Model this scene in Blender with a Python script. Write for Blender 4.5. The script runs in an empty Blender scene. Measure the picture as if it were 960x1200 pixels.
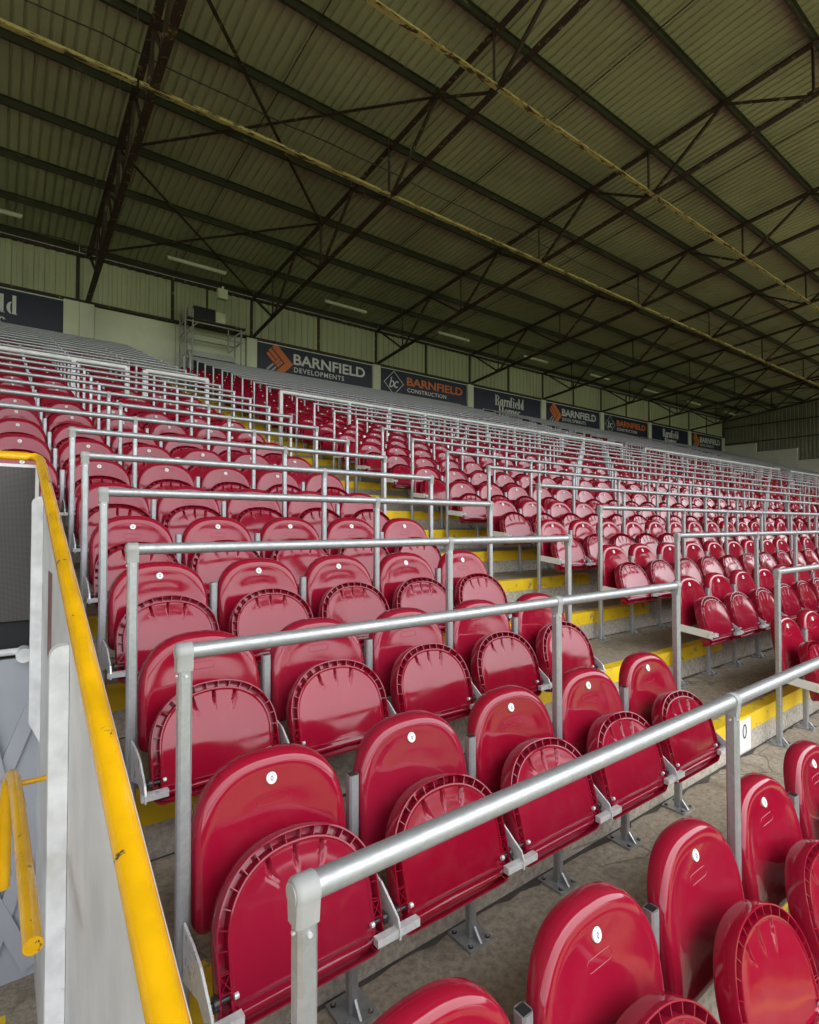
import bpy, bmesh, math, random
from mathutils import Vector, Matrix
random.seed(7)
sc = bpy.context.scene
COL = sc.collection
R = math.radians

# ------------------------------------------------------------------ camera
CAM_YAW, CAM_PITCH, FPX = R(37.07), R(1.30), 638.35     # FPX: focal length for a 1200 px high frame
cam = bpy.data.cameras.new('camera')
cam.sensor_fit = 'VERTICAL'
cam.sensor_height = 24.0
cam.lens = 24.0 * FPX / 1200.0
cam.clip_start = 0.03
cam.clip_end = 2000
co = bpy.data.objects.new('camera', cam)
COL.objects.link(co)
co.location = (0, 0, 0)
co.rotation_euler = (R(90) + CAM_PITCH, 0, -CAM_YAW)
sc.camera = co

# ------------------------------------------------------------------ sky, sun, exposure
SUN_EL, SUN_AZ = R(68), R(115)          # azimuth measured from +Y towards +X
w = bpy.data.worlds.new('World')
sc.world = w
w.use_nodes = True
nt = w.node_tree
nt.nodes.clear()
sky = nt.nodes.new('ShaderNodeTexSky')
sky.sky_type = 'NISHITA'
sky.sun_disc = False
sky.sun_elevation = SUN_EL
sky.sun_rotation = SUN_AZ
sky.dust_density = 4.0
sky.air_density = 1.0
hs = nt.nodes.new('ShaderNodeHueSaturation')
hs.inputs['Saturation'].default_value = 0.18
bg = nt.nodes.new('ShaderNodeBackground')
bg.inputs['Strength'].default_value = 0.15
wo = nt.nodes.new('ShaderNodeOutputWorld')
nt.links.new(sky.outputs[0], hs.inputs['Color'])
nt.links.new(hs.outputs[0], bg.inputs['Color'])
nt.links.new(bg.outputs[0], wo.inputs['Surface'])
sl = bpy.data.lights.new('sun', 'SUN')
sl.energy = 1.2
sl.angle = R(25)
sl.color = (1.0, 0.97, 0.92)
so = bpy.data.objects.new('sun', sl)
COL.objects.link(so)
so.location = (-5, -30, 40)
sd = Vector((math.sin(SUN_AZ) * math.cos(SUN_EL), math.cos(SUN_AZ) * math.cos(SUN_EL), math.sin(SUN_EL)))
so.rotation_euler = sd.to_track_quat('Z', 'Y').to_euler()
sc.view_settings.view_transform = 'Standard'
sc.view_settings.look = 'None'
sc.view_settings.gamma = 1.0
sc.view_settings.use_curve_mapping = False
sc.view_settings.exposure = 2.62
sc.cycles.max_bounces = 8
sc.cycles.diffuse_bounces = 5
sc.cycles.glossy_bounces = 4

# ------------------------------------------------------------------ measured layout
D, RZ = 0.70, 0.242                     # row depth, riser
NR = 25
def Yr(i): return (1.137 + i) * D       # plane of the rail frame of row i
def Zr(i): return (-0.8215 + 0.346 * i) * D   # axis of the handrail of row i
RAIL_H = 1.19
def Tr(i): return Zr(i) - RAIL_H        # tread of row i
RISER = 0.08                            # riser stands this far behind the frame
SP = 0.51                               # seat spacing
XA, XAR, XB = 0.394, 2.944, 4.350       # left end of the near block, its right end, next block
NB = 23
XBR = XB + NB * SP
XC = XBR + 1.406
XCR = XC + NB * SP
XD = XCR + 1.406
XEND = 43.0
YW = 18.2                               # back wall
BAY0, BAY = 0.0965 * YW, 0.2825 * YW
def Ztop(y): return 0.5124 * YW - 0.084 * y
def Zbot(y): return 0.4586 * YW - 0.1067 * y
PUR0, PURS = 0.379 * YW * 0.9637, 0.379 * YW * 0.235
VX = 0.218                              # face of the stairwell wall
VY = 4.33                               # back of the stairwell

ORD = ['first','second','third','fourth','fifth','sixth','seventh','eighth','ninth','tenth','eleventh','twelfth','thirteenth','fourteenth','fifteenth','sixteenth','seventeenth','eighteenth','nineteenth','twentieth','twenty-first','twenty-second','twenty-third','twenty-fourth','twenty-fifth','twenty-sixth']

# ------------------------------------------------------------------ materials
def mat(name):
    m = bpy.data.materials.new(name)
    m.use_nodes = True
    b = m.node_tree.nodes['Principled BSDF']
    return m, m.node_tree, b
def node(nt, typ, **kw):
    n = nt.nodes.new(typ)
    for k, v in kw.items():
        if k in n.inputs.keys(): n.inputs[k].default_value = v
        else: setattr(n, k, v)
    return n
def ramp(nt, fac, stops):
    r = nt.nodes.new('ShaderNodeValToRGB')
    els = r.color_ramp.elements
    els[0].position, els[0].color = stops[0][0], (*stops[0][1], 1)
    els[1].position, els[1].color = stops[-1][0], (*stops[-1][1], 1)
    for p, c in stops[1:-1]:
        e = els.new(p); e.color = (*c, 1)
    nt.links.new(fac, r.inputs[0])
    return r.outputs[0]
def coords(nt, kind='Object', scale=(1, 1, 1)):
    t = nt.nodes.new('ShaderNodeTexCoord')
    mp = nt.nodes.new('ShaderNodeMapping')
    mp.inputs['Scale'].default_value = scale
    if kind == 'World':
        g = nt.nodes.new('ShaderNodeNewGeometry')
        nt.links.new(g.outputs['Position'], mp.inputs[0])
    else:
        nt.links.new(t.outputs[kind], mp.inputs[0])
    return mp.outputs[0]
def noise(nt, vec, scale, detail=4, rough=0.55, dist=0.0):
    n = node(nt, 'ShaderNodeTexNoise', Scale=scale, Detail=detail, Roughness=rough, Distortion=dist)
    nt.links.new(vec, n.inputs['Vector'])
    return n.outputs['Fac']
def mixc(nt, fac, a, b, mode='MIX'):
    m = nt.nodes.new('ShaderNodeMix'); m.data_type = 'RGBA'; m.blend_type = mode
    for inp, v in ((m.inputs[0], fac), (m.inputs[6], a), (m.inputs[7], b)):
        if isinstance(v, (int, float)): inp.default_value = v
        elif isinstance(v, tuple): inp.default_value = (*v, 1)
        else: nt.links.new(v, inp)
    return m.outputs[2]
def bump(nt, b, h, strength=0.3, dist=0.01):
    n = nt.nodes.new('ShaderNodeBump')
    n.inputs['Strength'].default_value = strength
    n.inputs['Distance'].default_value = dist
    nt.links.new(h, n.inputs['Height'])
    nt.links.new(n.outputs[0], b.inputs['Normal'])
def L(nt, a, b): nt.links.new(a, b)

def m_seat():
    m, nt, b = mat('crimson_plastic')
    oi = nt.nodes.new('ShaderNodeObjectInfo')
    c = ramp(nt, oi.outputs['Random'], [(0.0, (0.24, 0.004, 0.019)), (0.5, (0.285, 0.005, 0.024)), (1.0, (0.26, 0.008, 0.028))])
    v = coords(nt, 'World')
    dust = noise(nt, v, 9, 6, 0.65)
    c2 = mixc(nt, ramp(nt, dust, [(0.50, (0, 0, 0)), (0.9, (0.10, 0.10, 0.10))]), c, (0.42, 0.15, 0.15))
    L(nt, c2, b.inputs['Base Color'])
    L(nt, ramp(nt, noise(nt, v, 14, 5, 0.6), [(0.3, (0.05,) * 3), (0.75, (0.14,) * 3)]), b.inputs['Roughness'])
    b.inputs['Specular IOR Level'].default_value = 0.42
    bump(nt, b, noise(nt, v, 5, 2), 0.10, 0.01)
    return m
def m_galv(name, base=(0.45, 0.465, 0.48), metal=0.65, r0=0.36, r1=0.58):
    m, nt, b = mat(name)
    v = coords(nt, 'World')
    vo = node(nt, 'ShaderNodeTexVoronoi', Scale=85.0)
    L(nt, v, vo.inputs['Vector'])
    n = noise(nt, v, 22, 5, 0.6)
    sp = ramp(nt, vo.outputs['Color'], [(0.0, (base[0] * .90, base[1] * .90, base[2] * .90)), (1.0, tuple(min(1, x * 1.07) for x in base))])
    c = mixc(nt, ramp(nt, n, [(0.35, (0, 0, 0)), (0.7, (0.5,) * 3)]), sp, (base[0] * .7, base[1] * .71, base[2] * .72))
    L(nt, c, b.inputs['Base Color'])
    b.inputs['Metallic'].default_value = metal
    L(nt, ramp(nt, n, [(0.3, (r0,) * 3), (0.75, (r1,) * 3)]), b.inputs['Roughness'])
    bump(nt, b, n, 0.08, 0.003)
    return m
def m_plain(name, col, rough=0.5, var=0.12, scale=6, metal=0.0, bumpk=0.1, spec=0.5):
    m, nt, b = mat(name)
    v = coords(nt, 'World')
    n = noise(nt, v, scale, 6, 0.6)
    c = ramp(nt, n, [(0.25, tuple(x * (1 - var) for x in col)), (0.75, tuple(min(1, x * (1 + var)) for x in col))])
    L(nt, c, b.inputs['Base Color'])
    b.inputs['Roughness'].default_value = rough
    b.inputs['Metallic'].default_value = metal
    b.inputs['Specular IOR Level'].default_value = spec
    if bumpk: bump(nt, b, n, bumpk, 0.01)
    return m
def m_concrete(name, a, bcol, dirt):
    m, nt, b = mat(name)
    v = coords(nt, 'World')
    n1 = noise(nt, v, 1.6, 6, 0.65, 0.4)
    n2 = noise(nt, v, 38, 4, 0.7)
    c = ramp(nt, n1, [(0.3, a), (0.7, bcol)])
    sp = ramp(nt, n2, [(0.35, (0.62,) * 3), (0.6, (1.05,) * 3)])
    c = mixc(nt, 1.0, c, sp, 'MULTIPLY')
    n3 = noise(nt, v, 4.5, 7, 0.7, 0.8)
    c = mixc(nt, ramp(nt, n3, [(0.54, (0, 0, 0)), (0.68, (0.75,) * 3)]), c, dirt)
    vc = node(nt, 'ShaderNodeTexVoronoi', Scale=1.7, feature='DISTANCE_TO_EDGE')
    wv = nt.nodes.new('ShaderNodeMixRGB'); wv.inputs[0].default_value = 0.12
    L(nt, v, wv.inputs[1]); L(nt, nt.nodes.new('ShaderNodeTexNoise').outputs['Color'], wv.inputs[2])
    L(nt, wv.outputs[0], vc.inputs['Vector'])
    cr = ramp(nt, vc.outputs['Distance'], [(0.0, (0.7,) * 3), (0.010, (0.0,) * 3)])
    crm = nt.nodes.new('ShaderNodeMath'); crm.operation = 'MULTIPLY'
    L(nt, cr, crm.inputs[0]); L(nt, ramp(nt, n1, [(0.5, (0,) * 3), (0.56, (1,) * 3)]), crm.inputs[1])
    c = mixc(nt, crm.outputs[0], c, tuple(x * 0.45 for x in dirt))
    L(nt, c, b.inputs['Base Color'])
    b.inputs['Roughness'].default_value = 0.85
    mx = nt.nodes.new('ShaderNodeMath'); mx.operation = 'ADD'
    L(nt, n2, mx.inputs[0]); L(nt, n3, mx.inputs[1])
    bump(nt, b, mx.outputs[0], 0.35, 0.006)
    return m
def m_paint(name, col, under, amount=0.62, scale=9, rough=0.45, stretch=(1, 1, 1), soft=0.04):
    """paint that has flaked off in patches"""
    m, nt, b = mat(name)
    v = coords(nt, 'World', stretch)
    n = noise(nt, v, scale, 8, 0.68, 0.3)
    f = ramp(nt, n, [(amount, (0, 0, 0)), (amount + soft, (1, 1, 1))])
    n2 = noise(nt, v, scale * 0.4, 4)
    c = ramp(nt, n2, [(0.3, tuple(x * 0.8 for x in col)), (0.7, tuple(min(1, x * 1.1) for x in col))])
    L(nt, mixc(nt, f, c, under), b.inputs['Base Color'])
    L(nt, ramp(nt, f, [(0, (rough,) * 3), (1, (0.85,) * 3)]), b.inputs['Roughness'])
    bump(nt, b, f, -0.25, 0.003)
    return m

M = {}
M['seat'] = m_seat()
M['galv'] = m_galv('galvanised_steel')
M['galv_new'] = m_galv('bright_zinc', (0.76, 0.77, 0.78), 0.3, 0.25, 0.38)
M['cap'] = m_plain('cast_grey_fitting', (0.33, 0.335, 0.33), 0.5, 0.12, 18)
M['white_rail'] = m_plain('white_painted_steel', (0.72, 0.73, 0.73), 0.4, 0.08, 5)
M['disc'] = m_plain('white_disc_plastic', (0.78, 0.78, 0.76), 0.35, 0.03)
M['ink'] = m_plain('black_ink', (0.03, 0.03, 0.035), 0.5, 0.05)
M['blackp'] = m_plain('black_plastic', (0.02, 0.02, 0.02), 0.35, 0.1)
M['tread'] = m_concrete('worn_concrete', (0.28, 0.235, 0.18), (0.43, 0.37, 0.29), (0.16, 0.13, 0.10))
M['riser'] = m_concrete('pale_concrete', (0.42, 0.38, 0.305), (0.55, 0.505, 0.415), (0.27, 0.235, 0.185))
M['silt'] = m_plain('dark_silt', (0.075, 0.066, 0.055), 0.95, 0.35, 12)
M['yellow_nose'] = m_paint('yellow_floor_paint', (0.86, 0.57, 0.012), (0.34, 0.27, 0.16), 0.585, 9, 0.6)
M['yellow_rail'] = m_paint('yellow_gloss_paint', (0.84, 0.45, 0.004), (0.07, 0.05, 0.03), 0.635, 14, 0.22, soft=0.01)
M['white_wall'] = m_paint('white_wall_paint', (0.74, 0.74, 0.75), (0.55, 0.55, 0.55), 0.70, 7, 0.55)
M['white_post'] = m_paint('white_post_paint', (0.83, 0.84, 0.86), (0.35, 0.35, 0.34), 0.72, 22, 0.4)
M['lavender'] = m_plain('lilac_grey_paint', (0.40, 0.42, 0.47), 0.5, 0.08, 2)
M['sheet'] = m_paint('olive_roof_sheet', (0.375, 0.38, 0.25), (0.255, 0.255, 0.165), 0.55, 1.1, 0.7, soft=0.25)
M['clad'] = m_paint('cream_wall_cladding', (0.42, 0.445, 0.30), (0.30, 0.315, 0.21), 0.56, 1.2, 0.6, (1, 1, 0.3), 0.25)
M['board'] = m_paint('cream_wall_board', (0.60, 0.63, 0.47), (0.44, 0.45, 0.33), 0.60, 1.5, 0.55, soft=0.2)
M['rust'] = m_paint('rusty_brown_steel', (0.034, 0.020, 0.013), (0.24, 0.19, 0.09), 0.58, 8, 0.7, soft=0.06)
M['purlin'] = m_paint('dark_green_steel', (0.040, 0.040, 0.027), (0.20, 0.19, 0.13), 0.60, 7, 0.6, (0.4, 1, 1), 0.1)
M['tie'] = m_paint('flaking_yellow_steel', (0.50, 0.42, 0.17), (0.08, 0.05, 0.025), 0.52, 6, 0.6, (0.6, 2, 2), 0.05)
M['navy'] = m_plain('navy_board_print', (0.010, 0.014, 0.035), 0.45, 0.1)
M['print_white'] = m_plain('white_print', (0.66, 0.67, 0.65), 0.5, 0.03, bumpk=0)
M['print_orange'] = m_plain('orange_print', (0.62, 0.16, 0.035), 0.5, 0.03, bumpk=0)
M['lamp'] = m_plain('lamp_tube_plastic', (0.55, 0.56, 0.46), 0.4, 0.05)
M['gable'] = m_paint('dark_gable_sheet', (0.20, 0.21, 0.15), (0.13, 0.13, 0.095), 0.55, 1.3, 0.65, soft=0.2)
M['gablewhite'] = m_plain('off_white_block', (0.55, 0.57, 0.48), 0.6, 0.08, 2)
M['scaff'] = m_galv('dull_scaffold_tube', (0.36, 0.37, 0.33), 0.5, 0.45, 0.6)
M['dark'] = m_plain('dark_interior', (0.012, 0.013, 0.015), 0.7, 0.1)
M['sticker'] = m_plain('faded_red_sticker', (0.25, 0.12, 0.12), 0.5, 0.25, 20)
M['stone'] = m_plain('tarmac', (0.10, 0.10, 0.10), 0.9, 0.2, 2)
def m_mesh():
    m, nt, b = mat('dark_woven_mesh')
    v = coords(nt, 'World')
    w1 = node(nt, 'ShaderNodeTexWave', Scale=46.0, Distortion=0.0, bands_direction='X'); L(nt, v, w1.inputs['Vector'])
    w2 = node(nt, 'ShaderNodeTexWave', Scale=40.0, Distortion=0.0, bands_direction='Z'); L(nt, v, w2.inputs['Vector'])
    mm = nt.nodes.new('ShaderNodeMath'); mm.operation = 'MULTIPLY'
    L(nt, w1.outputs['Fac'], mm.inputs[0]); L(nt, w2.outputs['Fac'], mm.inputs[1])
    L(nt, ramp(nt, mm.outputs[0], [(0.1, (0.045, 0.042, 0.045)), (0.7, (0.20, 0.185, 0.18))]), b.inputs['Base Color'])
    b.inputs['Roughness'].default_value = 0.7
    bump(nt, b, mm.outputs[0], 0.5, 0.004)
    return m
M['mesh'] = m_mesh()
def m_grass():
    m, nt, b = mat('pitch_grass')
    v = coords(nt, 'World')
    L(nt, ramp(nt, noise(nt, v, 3, 6), [(0.3, (0.05, 0.085, 0.022)), (0.7, (0.075, 0.12, 0.032))]), b.inputs['Base Color'])
    b.inputs['Roughness'].default_value = 0.9
    return m
M['grass'] = m_grass()

# ------------------------------------------------------------------ mesh helpers
class MB:
    """collects shapes that form one piece"""
    def __init__(s): s.v, s.f, s.mi, s.sm, s.k = [], [], [], [], 0
    def add(s, vs, fs, smooth=False):
        o = len(s.v)
        s.v += [tuple(p) for p in vs]
        for f in fs:
            s.f.append([i + o for i in f]); s.mi.append(s.k); s.sm.append(smooth)
        return s
    def box(s, a, b):
        x0, y0, z0 = a; x1, y1, z1 = b
        vs = [(x0,y0,z0),(x1,y0,z0),(x1,y1,z0),(x0,y1,z0),(x0,y0,z1),(x1,y0,z1),(x1,y1,z1),(x0,y1,z1)]
        return s.add(vs, [(0,3,2,1),(4,5,6,7),(0,1,5,4),(1,2,6,5),(2,3,7,6),(3,0,4,7)])
    def prof(s, pts, p0, p1, up=(0, 0, 1), cap=True, smooth=False):
        """extrude a 2D profile (side, up) from p0 to p1"""
        p0, p1 = Vector(p0), Vector(p1)
        d = (p1 - p0).normalized(); up = Vector(up)
        side = d.cross(up)
        if side.length < 1e-4: side = d.cross(Vector((0, 1, 0)))
        side.normalize(); u = side.cross(d).normalized()
        n = len(pts)
        vs = [p0 + side * a + u * b for a, b in pts] + [p1 + side * a + u * b for a, b in pts]
        fs = [(i, (i + 1) % n, n + (i + 1) % n, n + i) for i in range(n)]
        s.add(vs, fs, smooth)
        if cap:
            s.add(vs[:n], [list(range(n))[::-1]]); s.add(vs[n:], [list(range(n))])
        return s
    def bar(s, p0, p1, w, h, up=(0, 0, 1)):
        return s.prof([(-w/2,-h/2),(w/2,-h/2),(w/2,h/2),(-w/2,h/2)], p0, p1, up)
    def tube(s, p0, p1, r, n=16, cap=True):
        return s.prof([(r*math.cos(2*math.pi*i/n), r*math.sin(2*math.pi*i/n)) for i in range(n)], p0, p1, cap=cap, smooth=True)
    def path(s, pts, r, n=14):
        """a bent tube through points"""
        pts = [Vector(p) for p in pts]
        rings = []
        ref = Vector((1, 0.02, 0.01))
        for i, p in enumerate(pts):
            d = (pts[min(i+1, len(pts)-1)] - pts[max(i-1, 0)]).normalized()
            if abs(d.dot(ref.normalized())) > .98: ref = Vector((0.02, 0.01, 1))
            a = d.cross(ref).normalized(); b = a.cross(d)
            rings.append([p + a*r*math.cos(2*math.pi*k/n) + b*r*math.sin(2*math.pi*k/n) for k in range(n)])
        vs = [q for rg in rings for q in rg]
        fs = [(i*n+k, i*n+(k+1)%n, (i+1)*n+(k+1)%n, (i+1)*n+k) for i in range(len(pts)-1) for k in range(n)]
        s.add(vs, fs, True)
        s.add(rings[0], [list(range(n))[::-1]]); s.add(rings[-1], [list(range(n))])
        return s
    def rings(s, loops, close_first=False, close_last=False, smooth=True):
        n = len(loops[0]); vs = [p for l in loops for p in l]
        fs = [(i*n+k, i*n+(k+1)%n, (i+1)*n+(k+1)%n, (i+1)*n+k) for i in range(len(loops)-1) for k in range(n)]
        if close_first: fs.append(list(range(n))[::-1])
        if close_last: fs.append([(len(loops)-1)*n + k for k in range(n)])
        return s.add(vs, fs, smooth)
    def mesh(s, name, mats, sharp=None):
        me = bpy.data.meshes.new(name)
        me.from_pydata(s.v, [], s.f)
        for m in (mats if isinstance(mats, (list, tuple)) else [mats]): me.materials.append(m)
        me.polygons.foreach_set('material_index', s.mi)
        me.polygons.foreach_set('use_smooth', s.sm)
        bm = bmesh.new(); bm.from_mesh(me)
        bmesh.ops.recalc_face_normals(bm, faces=bm.faces)
        bm.to_mesh(me); bm.free()
        if sharp is not None: me.set_sharp_from_angle(angle=sharp)
        me.update()
        return me
def obj(name, me, parent=None, loc=(0, 0, 0), rot=None):
    o = bpy.data.objects.new(name, me); COL.objects.link(o)
    o.location = loc
    if rot: o.rotation_euler = rot
    if parent: o.parent = parent
    return o
def build(mb, name, m, parent=None, loc=(0, 0, 0), sharp=None):
    return obj(name, mb.mesh(name, m, sharp), parent, loc)
def thing(name, label, cat, loc=(0, 0, 0), group=None):
    o = bpy.data.objects.new(name, None); COL.objects.link(o)
    o.empty_display_size = 0.1
    o.location = loc; o['label'] = label; o['category'] = cat
    if group: o['group'] = group
    return o
def tag(o, label, cat, group=None):
    o['label'] = label; o['category'] = cat
    if group: o['group'] = group
    return o
def project(x, y, z):
    """pixel of a point, only for choosing which seats show largest"""
    c, s = math.cos(CAM_YAW), math.sin(CAM_YAW)
    d = x * s + y * c
    if d < 0.05: return None
    return 480 + FPX * (x * c - y * s) / d, 614.5 - FPX * z / d, d

# ------------------------------------------------------------------ ground and terrace
g = build(MB().box((-150, -160, -6.5), (200, -8.2, -6.02)), 'pitch', M['grass']); g['kind'] = 'structure'
g = build(MB().box((-300, -400, -7.6), (400, 400, -7.3)), 'ground', M['stone']); g['kind'] = 'structure'

terrace = bpy.data.objects.new('terrace', None); COL.objects.link(terrace); terrace['kind'] = 'structure'
AISLES = [(XAR, XB), (XBR, XC), (XCR, XD)]
for i in range(-13, NR + 1):
    y0 = Yr(i - 1) + RISER
    y1 = Yr(i) + RISER if i < NR else YW + 0.3
    x0 = VX + 0.045 if i <= 5 else -45.0
    z = Tr(i)
    mb = MB()
    mb.k = 0
    a, b = (x0, y0, z - 0.75), (XEND + 0.3, y1 - 0.002 if i < NR else y1, z)
    mb.add([(a[0],a[1],b[2]),(b[0],a[1],b[2]),(b[0],b[1],b[2]),(a[0],b[1],b[2])], [(0,1,2,3)])
    mb.k = 1
    mb.add([(a[0],a[1],a[2]),(b[0],a[1],a[2]),(b[0],a[1],b[2]),(a[0],a[1],b[2])], [(0,1,2,3)])
    mb.add([(a[0],a[1],a[2]),(a[0],a[1],b[2]),(a[0],b[1],b[2]),(a[0],b[1],a[2])], [(0,1,2,3)])
    mb.add([(a[0],b[1],a[2]),(b[0],b[1],a[2]),(b[0],b[1],b[2]),(a[0],b[1],b[2])], [(0,1,2,3)])
    mb.add([(b[0],a[1],a[2]),(b[0],a[1],b[2]),(b[0],b[1],b[2]),(b[0],b[1],a[2])], [(0,1,2,3)])
    mb.add([(a[0],a[1],a[2]),(b[0],a[1],a[2]),(b[0],b[1],a[2]),(a[0],b[1],a[2])], [(0,1,2,3)])
    st = build(mb, 'concrete_step', [M['tread'], M['riser']], terrace)
    if i <= 5: build(MB().box((-45, y0, z - 0.75), (-2.0, y1 - 0.002, z)), 'concrete_step', M['tread'], terrace)
    if i >= 0 and i < 9:
        mbs = MB(); q = 0; xq = x0 + 0.02; row = []
        while xq < 9.0:
            row.append((xq, 0.012 + 0.035 * random.random() ** 2)); xq += 0.03 + 0.09 * random.random()
        yb_ = y1 - 0.004
        vs = [(x, yb_, z + 0.0035) for x, d in row] + [(x, yb_ - d, z + 0.0035) for x, d in row]
        n_ = len(row)
        mbs.add(vs, [(k, k + 1, n_ + k + 1, n_ + k) for k in range(n_ - 1)])
        build(mbs, 'silt_line', M['silt'], st)
    # painted nosing: a thin angle over the step edge
    spans = [(a0 - 0.55, a1 + 0.95) for a0, a1 in AISLES]
    if 0 <= i <= 5: spans.append((x0 + 0.004, XA + 0.30))
    for xa, xb in spans:
        n = MB()
        n.prof([(0, 0), (0, -0.105), (-0.004, -0.105), (-0.004, 0.004), (0.085, 0.004), (0.085, 0.0)],
               (xb, y0, z), (xa, y0, z))
        build(n, 'yellow_nosing', M['yellow_nose'], st)
# the stands round the pitch: beyond the picture, but they close the low sky and show in the gloss of the seats
def other_stand(name, org, rz, length):
    t = bpy.data.objects.new(name, None); COL.objects.link(t); t['kind'] = 'structure'
    t.location = org; t.rotation_euler = (0, 0, rz)
    h = length / 2
    mb = MB(); mb.add([(-h, 0, 1.0), (h, 0, 1.0), (h, -18, 10.0), (-h, -18, 10.0)], [(0, 1, 2, 3)])
    build(mb, 'seating_tier', M['seat'], t)
    build(MB().box((-h, -0.2, 0), (h, 0.0, 1.0)), 'front_wall', M['riser'], t)
    build(MB().box((-h, -19, 0), (h, -18.2, 14.5)), 'rear_wall', M['gable'], t)
    build(MB().box((-h, -19, 14.6), (h, 1, 15.6)), 'roof_slab', M['gable'], t)
other_stand('opposite_stand', (10, -82, -6), 0.0, 120)
other_stand('right_hand_stand', (64, -42, -6), R(90), 62)
other_stand('left_hand_stand', (-52, -42, -6), R(-90), 62)
# row letter plate on a riser in the aisle
rp = thing('row_letter_plate', 'white plate with a black letter O on the aisle riser', 'sign', (3.97, Yr(1) + RISER - 0.003, Tr(1) + 0.015))
build(MB().box((-0.10, -0.004, 0), (0.10, 0, 0.215)), 'plate', M['disc'], rp)
mb = MB(); N = 40
o_ = [(0.030*math.cos(2*math.pi*k/N), -0.006, 0.135 + 0.047*math.sin(2*math.pi*k/N)) for k in range(N)]
i_ = [(0.020*math.cos(2*math.pi*k/N), -0.006, 0.135 + 0.037*math.sin(2*math.pi*k/N)) for k in range(N)]
mb.rings([o_, i_], smooth=False)
build(mb, 'letter', M['ink'], rp)

# ------------------------------------------------------------------ seats
def arch(hw, z0, z1, zs, n, inset=0.0, rc=0.03, e=2.5):
    """closed outline: straight sides, arched top, small lower corners; anticlockwise from the lower left, n points"""
    hw -= inset; z0 += inset; z1 -= inset; rc = max(0.004, rc - inset * 0.5)
    pts = []
    dense = []
    for k in range(9):
        a = math.pi + (math.pi / 2) * k / 8
        dense.append((-hw + rc + rc * math.cos(a), z0 + rc + rc * math.sin(a)))
    for k in range(1, 12): dense.append((-hw + rc + (2*hw - 2*rc) * k / 12, z0))
    for k in range(9):
        a = -math.pi / 2 + (math.pi / 2) * k / 8
        dense.append((hw - rc + rc * math.cos(a), z0 + rc + rc * math.sin(a)))
    for k in range(1, 8): dense.append((hw, z0 + rc + (zs - z0 - rc) * k / 8))
    for k in range(801):
        a = math.pi * k / 800
        c, s = math.cos(a), math.sin(a)
        dense.append((hw * math.copysign(abs(c) ** (2 / e), c), zs + (z1 - zs) * abs(s) ** (2 / e)))
    for k in range(1, 8): dense.append((-hw, zs - (zs - z0 - rc) * k / 8))
    dense.append(dense[0])
    ln = [0]
    for p, q in zip(dense, dense[1:]): ln.append(ln[-1] + math.hypot(q[0]-p[0], q[1]-p[1]))
    j = 0
    for k in range(n):
        t = ln[-1] * k / n
        while ln[j + 1] < t: j += 1
        f = (t - ln[j]) / max(1e-9, ln[j+1] - ln[j])
        p, q = dense[j], dense[j+1]
        pts.append((p[0] + (q[0]-p[0]) * f, p[1] + (q[1]-p[1]) * f))
    return pts

BZ0, BZ1, BZS, BHW = 0.445, 0.850, 0.625, 0.231
def back_y(z): return -0.034 + 0.02 * (z - BZ0) + 0.43 * (z - BZ0) ** 2      # the back leans away
def make_back(n=176, lo=False):
    mb = MB()
    base = lambda ins: arch(BHW, BZ0, BZ1, BZS, n, ins, 0.035)
    prof = [(0.004, 0.054), (0.0, 0.046), (0.0, 0.028), (0.0015, 0.019), (0.005, 0.010), (0.011, 0.004), (0.018, 0.001), (0.027, 0.0), (0.038, 0.0008), (0.052, 0.004)]
    if lo: prof = [(0.0, 0.055), (0.0, 0.015), (0.008, 0.003), (0.02, 0.0)]
    loops = [[(x, back_y(z) + dy, z) for x, z in base(ins)] for ins, dy in prof]
    last = base(prof[-1][0])
    cz = 0.62
    dy0 = prof[-1][1]
    fr = (0.85, 0.68, 0.48, 0.28, 0.1) if not lo else (0.5,)
    for f in fr:
        lp = []
        for x, z in last:
            xx, zz = x * f, cz + (z - cz) * f
            lp.append((xx, back_y(zz) + dy0 + 0.013 * max(0, 1 - (xx / 0.185) ** 2) * max(0, 1 - ((zz - 0.635) / 0.205) ** 2), zz))
        loops.append(lp)
    mb.rings(loops, close_first=True, close_last=True)
    return mb
P_Y0, P_Z0, P_Y1, P_Z1 = -0.232, 0.343, -0.118, 0.698
_pl = math.hypot(P_Y1 - P_Y0, P_Z1 - P_Z0)
PU = Vector((0, (P_Y1 - P_Y0) / _pl, (P_Z1 - P_Z0) / _pl))
PN = Vector((0, -PU.z, PU.y))                        # out of the underside, towards the front
def pan_pt(x, h, dep):                                # dep > 0 goes back into the pan
    p = Vector((x, P_Y0, P_Z0)) + PU * h - PN * (dep - 0.016 * (1 - ((h - 0.18) / 0.18) ** 2))
    return (p.x, p.y, p.z)
PHW, PS = 0.226, 0.165
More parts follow.
